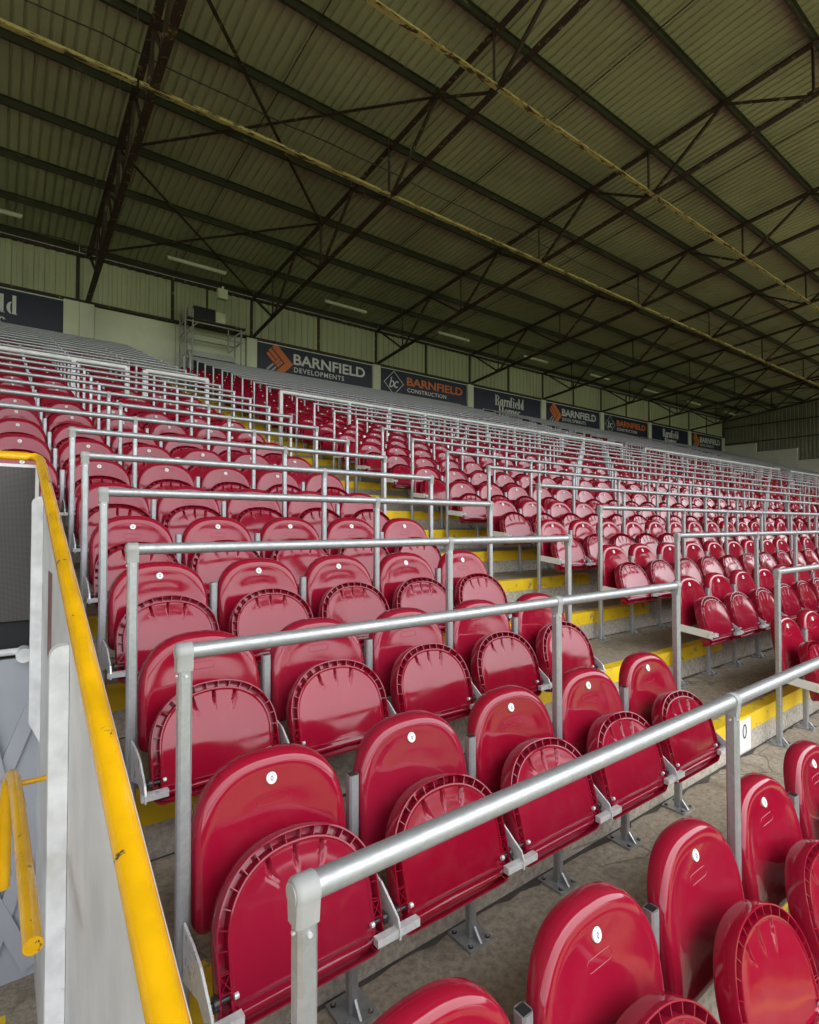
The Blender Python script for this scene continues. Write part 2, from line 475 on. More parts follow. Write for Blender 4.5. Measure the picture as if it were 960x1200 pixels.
def make_pan(n=288, lo=False):
    mb = MB()
    out = lambda ins: arch(PHW, 0.0, _pl, PS, n, ins, 0.040, 2.25)
    if lo:
        prof = [(0.004, 0.055), (0.0, 0.045), (0.0, 0.0), (0.006, 0.0), (0.008, 0.018), (0.026, 0.018), (0.028, 0.0)]
        loops = [[pan_pt(x, h, d) for x, h in out(i)] for i, d in prof]
        last = out(0.028)
        loops.append([pan_pt(x * 0.5, 0.17 + (h - 0.17) * 0.5, 0.012) for x, h in last])
        mb.rings(loops, close_first=True, close_last=True)
        return mb
    prof = [(0.012, 0.062), (0.003, 0.058), (0.0, 0.050), (0.0, 0.002), (0.001, 0.0), (0.0045, 0.0), (0.0055, 0.002), (0.007, 0.030),
            (0.0255, 0.030), (0.0265, 0.002), (0.0275, 0.0), (0.0315, 0.0), (0.0335, 0.002), (0.036, 0.004)]
    loops = [[pan_pt(x, h, d) for x, h in out(i)] for i, d in prof]
    wed = [-0.078, 0.0, 0.078]
    for ins in (0.040, 0.048, 0.060, 0.074, 0.090, 0.105):
        lp = []
        for x, h in out(ins):
            d = 0.004 + 0.009 * max(0, 1 - (x / 0.192) ** 2) * max(0, 1 - ((h - 0.165) / 0.185) ** 2) * min(1, (ins - 0.036) / 0.02)
            if h > 0.2:
                for wx in wed:
                    ww = max(0.0, 1 - abs(x - wx * (1 - 2.2 * (ins - 0.036))) / 0.0062)
                    d += 0.026 * ww * max(0, 1 - (ins - 0.036) / 0.062)
            lp.append(pan_pt(x, h, d))
        loops.append(lp)
    last = out(0.105)
    for f in (0.9, 0.78, 0.64, 0.5, 0.36, 0.22, 0.1, 0.03):
        loops.append([pan_pt(x * f, 0.17 + (h - 0.17) * f, 0.004 + 0.009 * (1 - (x * f / 0.192) ** 2) * (1 - ((0.005 + (h - 0.17) * f) / 0.185) ** 2)) for x, h in last])
    mb.rings(loops, close_first=True, close_last=True)
    # ribs across the rim channel
    oo, ii = arch(PHW, 0, _pl, PS, 64, 0.005, 0.04, 2.25), arch(PHW, 0, _pl, PS, 64, 0.028, 0.04, 2.25)
    for k in range(64):
        (x0, h0), (x1, h1) = oo[k], ii[k]
        if h0 < 0.03 and abs(x0) < 0.19: continue
        if 0.085 < h0 < 0.13: continue
        if k % 2: continue
        t = Vector((h1 - h0, -(x1 - x0))); t = t.normalized() * 0.0012
        c = [(x0 + t.x, h0 + t.y), (x1 + t.x, h1 + t.y), (x1 - t.x, h1 - t.y), (x0 - t.x, h0 - t.y)]
        vs = [pan_pt(a, b, 0.002) for a, b in c] + [pan_pt(a, b, 0.031) for a, b in c]
        mb.add(vs, [(0,1,2,3), (0,4,5,1), (1,5,6,2), (2,6,7,3), (3,7,4,0)])
    # crossed ribs beside the hinge
    for s in (-1, 1):
        xa, xb = s * 0.2205, s * 0.1985
        for (ha, hb) in ((0.092, 0.124), (0.124, 0.092)):
            p0, p1 = Vector(pan_pt(xa, ha, 0.004)), Vector(pan_pt(xb, hb, 0.004))
            mb.bar(p0, p1, 0.0022, 0.006, PN)
        for hh in (0.088, 0.128):
            mb.bar(Vector(pan_pt(xa, hh, 0.006)), Vector(pan_pt(xb, hh, 0.006)), 0.0025, 0.012, PN)
    # the long lower ledge
    mb.box((0, 0, 0), (0, 0, 0)) if False else None
    p0, p1 = Vector(pan_pt(-0.185, 0.052, 0.002)), Vector(pan_pt(0.185, 0.052, 0.002))
    mb.bar(p0, p1, 0.004, 0.012, PN)
    return mb
ME = {}
ME['back'] = make_back().mesh('backrest', M['seat'], R(50))
ME['pan'] = make_pan().mesh('seat_pan', M['seat'], R(38))
def disc_mesh():
    mb = MB(); n = 28
    z = 0.782
    yy = back_y(z) + 0.0085
    tilt = 0.30
    def ring(r, dy): return [(r*math.cos(2*math.pi*k/n), yy + tilt*r*math.sin(2*math.pi*k/n) + dy, z + r*math.sin(2*math.pi*k/n)) for k in range(n)]
    mb.rings([ring(0.0160, 0.012), ring(0.0160, -0.004), ring(0.0143, -0.0055), ring(0.002, -0.0055)], close_last=True)
    mb.k = 1
    def oval(a, b, dy): return [(a*math.cos(2*math.pi*k/n), yy + tilt*b*math.sin(2*math.pi*k/n) + dy, z + b*math.sin(2*math.pi*k/n)) for k in range(n)]
    mb.rings([oval(0.0042, 0.0068, -0.0062), oval(0.0022, 0.0044, -0.0062)], smooth=False)
    return mb.mesh('number_disc', [M['disc'], M['ink']], R(40))
ME['disc'] = disc_mesh()
def recess_mesh():
    mb = MB(); n = 40
    z = 0.726; hw, hh = 0.048, 0.013
    def lp(g, dy):
        o = []
        for k in range(n):
            a = 2*math.pi*k/n
            cx = hw - hh if math.cos(a) > 0 else -(hw - hh)
            x = cx + (hh + g) * math.cos(a); zz = z + (hh + g) * math.sin(a)
            f = min(1, abs(x) / 0.19)
            o.append((x, back_y(zz) + 0.004 + 0.013*(1 - (x/0.185)**2)*(1 - ((zz - 0.635)/0.205)**2) + dy, zz))
        return o
    mb.rings([lp(0.0016, 0.003), lp(0.0007, -0.0008), lp(-0.0007, -0.0008), lp(-0.0016, 0.003)])
    return mb.mesh('label_outline', M['seat'])
ME['recess'] = recess_mesh()
def pin_mesh(s):
    mb = MB()
    c = Vector(pan_pt(s * 0.2, 0.075, 0.012))
    mb.tube((s * 0.195, c.y, c.z), (s * 0.247, c.y, c.z), 0.0075, 12)
    mb.k = 1
    mb.tube((s * 0.226, c.y, c.z), (s * 0.238, c.y, c.z), 0.017, 14)
    mb.k = 2
    q = Vector(pan_pt(s * 0.19, 0.078, -0.004))
    mb.tube((s * 0.183, q.y, q.z), (s * 0.193, q.y, q.z), 0.007, 10)
    return mb.mesh('hinge_pin', [M['blackp'], M['blackp'], M['galv_new']], R(40))
ME['pin_l'], ME['pin_r'] = pin_mesh(-1), pin_mesh(1)

def low_seat():
    mb = MB()
    for src in (make_back(26, True), make_pan(26, True)):
        o = len(mb.v); mb.v += src.v
        for f, s in zip(src.f, src.sm): mb.f.append([i + o for i in f]); mb.mi.append(0); mb.sm.append(s)
    n = 8; z = 0.782; yy = back_y(z) + 0.001
    mb.k = 1
    mb.add([(0.017*math.cos(2*math.pi*k/n), yy - 0.004 + .30*0.017*math.sin(2*math.pi*k/n), z + 0.017*math.sin(2*math.pi*k/n)) for k in range(n)], [list(range(n))])
    return mb
LOW = low_seat()

# every seat place
places = []            # (size, row, block, index from the aisle/left, x)
def boundaries(block, i):
    if block == 'A':
        if i <= 5: return [XA + SP * k for k in range(6)]
        return [XAR - SP * (8 - k) for k in range(9)]
    x0 = {'B': XB, 'C': XC, 'D': XD}[block]
    return [x0 + SP * k for k in range(NB + 1)]
for i in range(NR):
    for blk in 'ABCD':
        if i == 0 and blk != 'A': continue
        bs = boundaries(blk, i)
        for k in range(len(bs) - 1):
            x = (bs[k] + bs[k+1]) / 2
            if x > 5.8 * Yr(i) + 2.0: continue
            p = project(x, Yr(i), Tr(i) + 0.7)
            vis = p and -25 < p[0] < 985 and p[1] < 1500
            places.append(((1 / p[2]) if vis else 0, i, blk, k, x, p))
ranked = sorted([q for q in places if q[0] > 0], key=lambda q: -q[0])
single = set((q[1], q[2], q[3]) for q in ranked[:300])
def seat_label(i, blk, k, nseats):
    if blk == 'A':
        if i <= 5: return f'crimson tip-up seat, {ORD[k]} from the left in the {ORD[i]} row up, beside the stairwell'
        return f'crimson tip-up seat left of the aisle, {ORD[nseats-1-k]} from it, {ORD[i]} row up'
    if blk == 'B': return f'crimson tip-up seat right of the aisle, {ORD[k]} from it, {ORD[i]} row up'
    return f'crimson tip-up seat in the block past the second aisle, {ORD[k]} along, {ORD[i]} row up'
far_v, far_f, far_m, far_s = [], [], [], []
FM = Matrix.Identity(4)
for size, i, blk, k, x, p in places:
    ns = len(boundaries(blk, i)) - 1
    if (i, blk, k) in single:
        s = thing('stadium_seat', seat_label(i, blk, k, ns), 'seat', (x, Yr(i) - (0.028 if i == 0 else 0), Tr(i)), 'crimson tip-up seats on the terrace')
        s.rotation_euler = (R(random.uniform(-0.5, 0.5)), 0, R(random.uniform(-0.7, 0.7)))
        bk = obj('backrest', ME['back'], s)
        obj('number_disc', ME['disc'], bk)
        dist = p[2]
        if dist < 6: obj('label_outline', ME['recess'], bk)
        pn = obj('seat_pan', ME['pan'], s)
        an = R(random.gauss(0, 1.1)); hy, hz = P_Y0 + 0.03, P_Z0 + 0.07
        pn.rotation_euler = (an, 0, 0)
        pn.location = (0, hy - (hy * math.cos(an) - hz * math.sin(an)), hz - (hy * math.sin(an) + hz * math.cos(an)))
        if dist < 7:
            obj('hinge_pin', ME['pin_l'], pn); obj('hinge_pin', ME['pin_r'], pn)
    else:
        o = len(far_v); y, z = Yr(i), Tr(i)
        far_v += [(a + x, b + y, c + z) for a, b, c in LOW.v]
        far_f += [[q + o for q in f] for f in LOW.f]; far_m += LOW.mi; far_s += LOW.sm
for i in range(-13, 0):                   # rows below the camera, out of the picture
    for k in range(70):
        x = XA + SP * (k + 0.5) if i < -2 else XA + SP * (k + 0.5)
        if XAR < x < XB or (i >= -2 and x < XAR + 0.2): continue
        o = len(far_v); y, z = Yr(i), Tr(i)
        far_v += [(a + x, b + y, c + z) for a, b, c in LOW.v]
        far_f += [[q + o for q in f] for f in LOW.f]; far_m += LOW.mi; far_s += LOW.sm
me = bpy.data.meshes.new('far_seats')
me.from_pydata(far_v, [], far_f)
me.materials.append(M['seat']); me.materials.append(M['disc'])
me.polygons.foreach_set('material_index', far_m); me.polygons.foreach_set('use_smooth', far_s)
bm = bmesh.new(); bm.from_mesh(me); bmesh.ops.recalc_face_normals(bm, faces=bm.faces); bm.to_mesh(me); bm.free()
me.set_sharp_from_angle(angle=R(45))
fs = obj('far_seats', me); fs['kind'] = 'stuff'
tag(fs, 'mass of distant crimson tip-up seats filling the far rows', 'seats')

# ------------------------------------------------------------------ rail frames
RT = 0.0210
def post_mesh(h, w=0.034):
    mb = MB(); b = 0.006; a = w / 2
    pr = [(-a+b,-a),(a-b,-a),(a,-a+b),(a,a-b),(a-b,a),(-a+b,a),(-a,a-b),(-a,-a+b)]
    mb.prof(pr, (0, 0, 0.0), (0, 0, h), (0, 1, 0))
    return mb
ME['post'] = post_mesh(RAIL_H - 0.044).mesh('post', M['galv'])
ME['post_far'] = post_mesh(RAIL_H).mesh('post', M['galv'])
mb = post_mesh(0.735); mb.k = 1
mb.box((-0.013, -0.013, 0.733), (0.013, 0.013, 0.7365))  # black square painted in as the shade inside the hollow post top
ME['short'] = mb.mesh('short_post', [M['galv'], M['blackp']])  # blackp here only colours the shade square in the post top
def plate_mesh():
    mb = MB()
    mb.box((-0.06, -0.062, 0), (0.06, 0.062, 0.009))
    for sx in (-1, 1):
        for sy in (-1, 1):
            mb.k = 1; mb.tube((sx*.042, sy*.044, 0.009), (sx*.042, sy*.044, 0.013), 0.009, 10)
            mb.k = 0; mb.tube((sx*.042, sy*.044, 0.013), (sx*.042, sy*.044, 0.021), 0.006, 6)
    # weld gussets
    mb.add([(-.004,-.02,.009),(.004,-.02,.009),(.004,-.055,.009),(-.004,-.055,.009),(-.004,-.02,.05),(.004,-.02,.05)],
           [(0,1,2,3),(0,4,5,1),(4,3,2,5),(0,3,4),(1,5,2)])
    return mb.mesh('base_plate', [M['galv'], M['rust']])
ME['plate'] = plate_mesh()
def collar_mesh(kind):
    """cast fitting joining post and rail, origin at the rail axis"""
    mb = MB(); n = 24
    ro, wd = 0.0245, 0.0155
    pts = []
    for k in range(n + 1):
        a = -0.15 * math.pi + 1.3 * math.pi * k / n
        pts.append((ro * math.cos(a), ro * math.sin(a)))
    pts += [(-0.0178, -0.048), (0.0178, -0.048)]
    m = len(pts)
    if kind == 'end':
        lay = [(-wd - 0.006, 0.80), (-wd - 0.003, 0.93), (-wd + 0.003, 1.0), (wd, 1.0), (wd + 0.002, 0.96)]
    else:
        lay = [(-wd, 0.96), (-wd + 0.003, 1.0), (wd - 0.003, 1.0), (wd, 0.96)]
    loops = [[(x, p[0] * s, p[1] * s if p[1] > -0.03 else p[1]) for p in pts] for x, s in lay]
    mb.rings(loops, close_first=True, close_last=True)
    if kind == 'end':
        mb.tube((-wd - 0.0085, 0, 0), (-wd - 0.004, 0, 0), 0.0172, 24)
    mb.k = 1
    mb.tube((0, -0.0215, -0.060), (0, -0.017, -0.060), 0.004, 8)
    mb.tube((-0.0215, 0, -0.060), (-0.017, 0, -0.060), 0.0035, 8)
    return mb.mesh('rail_fitting', [M['cap'], M['galv_new']], R(35))
ME['collar_end'] = collar_mesh('end')
ME['collar_mid'] = collar_mesh('mid')
def bracket_mesh(side=0):
    """hinge bracket: a bent plate out from the post with a square bar across its end; side -1/+1 for the row ends"""
    mb = MB()
    hc = Vector(pan_pt(0, 0.075, 0.012))
    yb, zb = hc.y - 0.030, hc.z - 0.020
    mb.k = 0
    prof = [(-0.02, 0.505), (-0.10, 0.50), (-0.165, 0.485), (yb + 0.02, zb + 0.055), (yb - 0.010, zb + 0.035), (yb - 0.022, zb + 0.005), (yb - 0.022, zb - 0.02), (yb - 0.002, zb - 0.024), (-0.15, 0.43 if side == 0 else 0.40), (-0.02, 0.44 if side == 0 else 0.36)]
    t = 0.003
    n = len(prof)
    vs = [(-t, y, z) for y, z in prof] + [(t, y, z) for y, z in prof]
    mb.add(vs, [list(range(n)), [n + k for k in range(n)][::-1]] + [(k, (k+1) % n, n + (k+1) % n, n + k) for k in range(n)])
    xa, xb = (-0.072, 0.072)
    if side < 0: xa = -0.012
    if side > 0: xb = 0.020
    mb.k = 1
    mb.bar((xa, yb - 0.006, zb - 0.004), (xb, yb - 0.006, zb - 0.004), 0.022, 0.022)
    return mb.mesh('hinge_bracket', [M['galv_new'], M['galv_new']])
ME['br_m'], ME['br_l'], ME['br_r'] = bracket_mesh(0), bracket_mesh(-1), bracket_mesh(1)
# flat cream arm at the aisle end of the right-hand block
mb = MB()
mb.bar((0.004, -0.018, 0.458), (0.004, -0.262, 0.432), 0.008, 0.056)
mb.k = 1; mb.tube((-0.008, -0.235, 0.434), (0.03, -0.235, 0.434), 0.011, 10)
mb.bar((0.004, -0.262, 0.432), (0.07, -0.262, 0.432), 0.027, 0.027)
ME['arm'] = mb.mesh('end_arm', [M['disc'], M['galv_new']])

BLKNAME = {'A': 'left block', 'B': 'block right of the aisle', 'C': 'block past the second aisle', 'D': 'far end block'}
far_short = MB()
def rail_frame(i, blk):
    bs = boundaries(blk, i)
    x0, x1 = bs[0], bs[-1]
    lim = 5.8 * Yr(i) + 2.0
    if x0 > lim: return
    bs = [b for b in bs if b <= lim]; cut = bs[-1] < x1 - 0.01; x1 = bs[-1]
    y, z = Yr(i), Tr(i)
    where = {'A': 'left block by the yellow-railed stairwell', 'B': 'block right of the near aisle', 'C': 'block past the second aisle', 'D': 'farthest block by the end wall'}[blk]
    thick = i == 13
    lab = f'galvanised handrail frame, {ORD[i]} row up, {where}' if not thick else f'thick white handrail frame, {ORD[i]} row up, {where}'
    f = thing('rail_frame', lab, 'handrail', (x0, y, z), 'handrail frames along the seat rows')
    near = blk == 'A' or (blk == 'B' and i <= 10)
    r = RT * (1.75 if thick else 1.0)
    rm = M['white_rail'] if thick else M['galv']
    n = len(bs) - 1
    if blk == 'A':
        tall = {0, 3, 5} if i <= 5 else set(range(0, n + 1, 2))
    else:
        tall = {0} | set(range(3, n + 1, 2)) | {n}
    hi = max(0.0, x1 - x0)
    # slightly sagging rail, one bar between neighbouring tall posts
    tl = sorted(tall)
    if thick and blk == 'A':
        gap = 1.80 - x0
        build(MB().tube((-0.02, 0, RAIL_H), (gap - 0.14, 0, RAIL_H), r, 12), 'handrail', rm, f)
        build(MB().tube((gap + 0.14, 0, RAIL_H), (hi + 0.02, 0, RAIL_H), r, 12), 'handrail', rm, f)
        for xx in (gap - 0.14, gap + 0.14):
            build(post_mesh(RAIL_H, 0.07), 'post', rm, f, (xx, 0, 0))
    elif near and i <= 8:
        for a, b in zip(tl, tl[1:]):
            build(MB().tube((bs[a]-x0+0.004, 0, RAIL_H), (bs[b]-x0-0.004, 0, RAIL_H), r, 28, cap=False), 'handrail', rm, f)
    else:
        build(MB().tube((-0.02, 0, RAIL_H), (hi + 0.02, 0, RAIL_H), r, 10), 'handrail', rm, f)
    for k, bx in enumerate(bs):
        lx = bx - x0
        p = project(bx, y, z + 1)
        if not p: p = (0, 0, 1)
        if k in tall:
            if near and i <= 8:
                po = obj('post', ME['post'], f, (lx, 0, 0))
                end = k == 0 or (k == n and not cut)
                if k == n and not cut:
                    obj('rail_fitting', ME['collar_end'], po, (0, 0, RAIL_H), (0, 0, math.pi))
                else:
                    obj('rail_fitting', ME['collar_end' if end else 'collar_mid'], po, (0, 0, RAIL_H))
                obj('base_plate', ME['plate'], po)
            else:
                if thick: build(post_mesh(RAIL_H, 0.065), 'post', rm, f, (lx, 0, 0))
                else: obj('post', ME['post_far'], f, (lx, 0, 0))
        elif near and p[2] < 11:
            po = obj('short_post', ME['short'], f, (lx, 0, 0))
            if p[2] < 8: obj('base_plate', ME['plate'], po)
        else:
            far_short.box((bx - .02, y - .02, z), (bx + .02, y + .02, z + .735))
        if near and p[2] < 9:
            if blk == 'B' and k == 0:
                obj('end_arm', ME['arm'], f, (lx, 0, 0))
            else:
                obj('hinge_bracket', ME['br_l'] if k == 0 else (ME['br_r'] if (k == n and not cut) else ME['br_m']), f, (lx, 0, 0))
for i in range(NR):
    for blk in 'ABCD':
        if i == 0 and blk != 'A': continue
        rail_frame(i, blk)
if far_short.v:
    o = build(far_short, 'far_short_posts', M['galv_new']); o['kind'] = 'stuff'
    tag(o, 'short grey posts between the distant seats of the far rows', 'posts')

# ------------------------------------------------------------------ stairwell at the left
vr = thing('stair_guard_rail', 'chipped yellow guard rail sloping up over the white stairwell wall', 'handrail', (VX, 0.2, Tr(-1)))
def vz(y): return -1.075 + 0.346 * y
base = Vector((VX, 0.2, Tr(-1)))
yt = 4.40
pts = [(0, 0.05 - 0.2, vz(0.05)), (0, 1.5 - 0.2, vz(1.5)), (0, 3 - 0.2, vz(3)), (0, yt - 0.09 - 0.2, vz(yt - 0.09)), (-0.006, yt - 0.035 - 0.2, vz(yt) - 0.014), (-0.03, yt - 0.2, vz(yt)), (-0.07, yt + 0.012 - 0.2, vz(yt) + 0.004), (-1.4, yt + 0.012 - 0.2, vz(yt) + 0.004)]
build(MB().path([(x, y, z - base.z) for x, y, z in pts], 0.029, 20), 'rail_tube', M['yellow_rail'], vr)
vw = thing('stairwell_wall', 'white painted panel wall of the stairwell under the yellow rail', 'wall', (VX, 0.2, -3.0))
mb = MB()
a = [(0.006, 0.0), (0.006, VY - 0.2), (0.006, VY - 0.2), (0.006, 0.0)]
t = 0.03
v8 = []
for x in (0.006, 0.006 + t):
    v8 += [(x, 0, 0), (x, VY - 0.2, 0), (x, VY - 0.2, vz(VY) - 0.02 + 3.0), (x, 0, vz(0.2) - 0.02 + 3.0)]
mb.add(v8, [(0,1,2,3),(7,6,5,4),(0,4,5,1),(1,5,6,2),(2,6,7,3),(3,7,4,0)])
build(mb, 'wall_panel', M['white_wall'], vw)
for yc, w_, zb, ztop, dep in ((4.02, 0.058, -1.33, 0.17, 0.06), (2.42, 0.062, -3.0, -0.455, 0.06), (1.02, 0.062, -3.0, -1.02, 0.06)):
    mb = MB()
    y0 = yc - 0.2
    # rounded top on the stairwell side
    out = []
    xr, xl = 0.004, 0.004 - w_
    h0, h1 = zb + 3.0, ztop + 3.0
    rr = 0.042
    out.append((xr, h0 + (0.0 if zb < -2.9 else -0.0)))
    out.append((xr, h1))
    for k in range(9):
        an = math.pi / 2 + (math.pi / 2) * k / 8
        out.append((xl + rr + rr * math.cos(an), h1 - rr + rr * math.sin(an)))
    out.append((xl, h0 + (0.13 if zb > -2.9 else 0)))
    n = len(out)
    vs = [(x, y0, z) for x, z in out] + [(x, y0 + dep, z) for x, z in out]
    mb.add(vs, [list(range(n)), [n + k for k in range(n)][::-1]] + [(k, (k+1) % n, n + (k+1) % n, n + k) for k in range(n)])
    build(mb, 'wall_post', M['white_post'], vw)
    b2 = MB()
    for zz in (h1 - 0.13, (h0 + h1) / 2, h1 - 1.05):
        if zz > h0 + .1: b2.tube((xr - 0.012, y0 - 0.005, zz), (xr - 0.012, y0, zz), 0.008, 10)
    o = build(b2, 'post_bolts', M['white_post'], vw); o['kind'] = 'stuff'
build(MB().box((0.0025, 3.30 - 0.2, -0.70 + 3), (0.0055, 3.52 - 0.2, -0.25 + 3)), 'faded_sticker', M['sticker'], vw)

bw = thing('stairwell_back_wall', 'lilac grey boarded wall with diagonal strips at the stairwell end', 'wall', (-0.4, VY, -2.9))
build(MB().box((-1.2, 0, 0), (0.66, 0.05, 2.04)), 'wall_board', M['lavender'], bw)
kk = 0.0
for (xa, za), (xb, zb) in (((0.40, 1.18), (0.62, 1.78)), ((0.38, 1.10), (0.62, 0.55)), ((0.34, 0.05), (0.56, 0.75)), ((0.34, 0.72), (0.60, 0.08)), ((0.30, 1.95), (0.42, 1.30))):
    kk += 0.006
    build(MB().bar((xa, -0.012 - kk, za), (xb, -0.012 - kk, zb), 0.022, 0.085, (0, 0, 1)), 'diagonal_strip', M['lavender'], bw)
build(MB().box((-1.2, 0.03, 2.04), (0.63, 0.045, 2.36)), 'shade_gap_board', M['dark'], bw)  # near-black sheet colouring in the shade of the gap below the mesh
build(MB().tube((-1.2, -0.03, 2.09), (0.56, -0.03, 2.09), 0.022, 12), 'capping_tube', M['white_post'], bw)
build(MB().tube((0.545, -0.10, 2.07), (0.545, 0.02, 2.07), 0.045, 18), 'tube_flange', M['white_post'], bw)
sp = thing('mesh_screen', 'dark woven mesh screen hung below the top yellow rail', 'screen', (-0.4, VY, -0.62))
build(MB().box((-1.0, 0.0, 0.0), (0.592, 0.022, 0.99)), 'mesh_panel', M['mesh'], sp)
build(MB().box((0.592, -0.004, 0.0), (0.612, 0.026, 1.01)), 'edge_strip', M['white_wall'], sp)
build(MB().box((-1.0, -0.004, 0.99), (0.592, 0.026, 1.01)), 'edge_strip', M['white_wall'], sp)
ih = thing('stair_handrail', 'worn yellow looped handrail low inside the stairwell', 'handrail', (0.085, 1.9, -2.9))
bp = [(0.012, 0.02, 1.69), (0.006, 0.5, 1.70), (0.0, 0.95, 1.71), (-0.008, 1.26, 1.715), (-0.016, 1.36, 1.70), (-0.024, 1.42, 1.665), (-0.030, 1.45, 1.61), (-0.034, 1.46, 1.53), (-0.038, 1.46, 1.12)]
build(MB().path(bp, 0.026, 16), 'rail_tube', M['yellow_rail'], ih)
build(MB().tube((0.0, 1.22, 1.70), (0.132, 1.22, 1.70), 0.012, 10).tube((0.126, 1.22, 1.70), (0.136, 1.22, 1.70), 0.03, 14), 'wall_bracket', M['yellow_rail'], ih)
fl = build(MB().box((-2.0, -3.0, -3.2), (VX + 0.045, VY + 0.05, -2.9)), 'stairwell_floor', M['tread']); fl['kind'] = 'structure'
build(MB().box((-2.0, 3.95, -2.9), (0.075, 4.06, -2.896)), 'yellow_nosing', M['yellow_nose'], fl)

# ------------------------------------------------------------------ back wall
ZS = 0.3511 * YW                         # top line of the sign boards
zfloor = Tr(NR)
bwall = thing('back_wall', 'cream panelled wall behind the top row with ribbed cladding above', 'wall', (0, YW, zfloor))
NBAY = 9
XW0, XW1 = -45.0, XEND + 0.4
# ribbed cladding panels, one between each pair of wall posts (two per bay)
def rib_panel(width, h, pitch=0.26, dep=0.035):
    n = max(1, round(width / pitch)); p = width / n
    xs = []
    for k in range(n):
        o = k * p
        xs += [(o, 0), (o + p*.30, 0), (o + p*.40, -dep), (o + p*.86, -dep), (o + p*.96, 0)]
    xs.append((width, 0))
    mb = MB(); m = len(xs)
    vs = [(x, y, 0) for x, y in xs] + [(x, y, h) for x, y in xs]
    return mb.add(vs, [(k, k+1, m+k+1, m+k) for k in range(m - 1)])
hclad = Ztop(YW) - ZS - 0.10
me_clad = rib_panel(BAY / 2 - 0.06, hclad).mesh('cladding_sheet', M['clad'])
for k in range(-2, 2 * NBAY - 1):
    x = BAY0 + k * BAY / 2
    if x + BAY / 2 > XW1 + 0.2: continue
    obj('cladding_sheet', me_clad, bwall, (x + 0.03, 0.0, ZS + 0.09 - zfloor))
    build(MB().box((x - 0.05, -0.07, ZS + 0.05 - zfloor), (x + 0.03, 0.02, Ztop(YW) - zfloor)), 'wall_stanchion', M['rust'] , bwall)
build(MB().box((XW0, -0.08, ZS - zfloor + 0.0), (XW1, 0.03, ZS - zfloor + 0.085)), 'sheeting_rail', M['rust'], bwall)
build(MB().box((XW0, -0.10, ZS - zfloor + hclad + 0.03), (XW1, 0.03, ZS - zfloor + hclad + 0.12)), 'eaves_beam', M['rust'], bwall)
build(MB().box((XW0, 0.06, 0), (XW1, 0.2, ZS - zfloor)), 'wall_base', M['board'], bwall)
build(MB().box((XW0, 0.06, ZS - zfloor + 0.002), (XW1, 0.2, Ztop(YW) - zfloor - 0.01)), 'wall_backing', M['clad'], bwall)
# pilasters and plain boards
for k in range(-1, NBAY):
    x = BAY0 + k * BAY
    if x > XW1: continue
    w0 = 0.20 if k != 0 else 0.36
    build(MB().box((x - w0, -0.13, 0), (x + 0.16 if k != 0 else x + 0.02, 0.055, ZS - zfloor - 0.003)), 'pilaster', M['board'], bwall)
    if k == 0: build(MB().box((x + 0.03, -0.12, 0), (x + 0.40, 0.055, ZS - zfloor - 0.003)), 'pilaster', M['board'], bwall)
x0 = BAY0 + 0.41
xs = [x0, x0 + 2.25, BAY0 + BAY - 0.21]
for a, b in zip(xs, xs[1:]):
    build(MB().box((a + 0.006, -0.03, 0), (b - 0.006, 0.055, ZS - zfloor - 0.05)), 'wall_board', M['board'], bwall)

# ------------------------------------------------------------------ sign boards
def text_mesh(s, size, bold=0.0, spacing=1.0, sx=1.0, shear=0.0):
    cu = bpy.data.curves.new('lettering', 'FONT')
    cu.body = s; cu.size = size; cu.offset = bold; cu.space_character = spacing; cu.shear = shear
    cu.extrude = 0.002
    cu.resolution_u = 4
    o = bpy.data.objects.new('tmp', cu); COL.objects.link(o)
    dg = bpy.context.evaluated_depsgraph_get()
    me = bpy.data.meshes.new_from_object(o.evaluated_get(dg))
    bpy.data.objects.remove(o)
    xs = [v.co.x for v in me.vertices]
    x0, x1 = min(xs), max(xs)
    for v in me.vertices: v.co = ((v.co.x - x0) * sx, -v.co.z, v.co.y)
    return me, (x1 - x0) * sx
SH = 1.60                                 # board height
def lettering(parent, s, x, z, width, capH, m, bold=0.0, spacing=1.0):
    """text stretched to a width with capitals capH high, its lower left at x, z"""
    me, w0 = text_mesh(s, capH / 0.70, bold, spacing)
    me.materials.clear(); me.materials.append(m)
    o = obj('lettering', me, parent, (x, -0.034, z))
    o.scale = (width / w0, 1, 1)
    return o
def poly(mb, pts, y=-0.034): mb.add([(x, y, z) for x, z in pts] , [list(range(len(pts)))])
def arc(cx, cz, rx, rz, a0, a1, n=14): return [(cx + rx*math.cos(a0+(a1-a0)*k/n), cz + rz*math.sin(a0+(a1-a0)*k/n)) for k in range(n+1)]
def band(mb, cx, cz, ro, ri, a0, a1, y=-0.034, thin=None, n=18):
    """a bowl with thick sides and thin top and bottom"""
    pts = []
    for k in range(n + 1):
        a = a0 + (a1 - a0) * k / n
        t = ri[0] + 0
        pts.append(((cx + ro[0]*math.cos(a), cz + ro[1]*math.sin(a)), (cx + ri[0]*math.cos(a), cz + ri[1]*math.sin(a))))
    for p, q in zip(pts, pts[1:]):
        mb.add([(p[0][0], y, p[0][1]), (q[0][0], y, q[0][1]), (q[1][0], y, q[1][1]), (p[1][0], y, p[1][1])], [(0,1,2,3)])
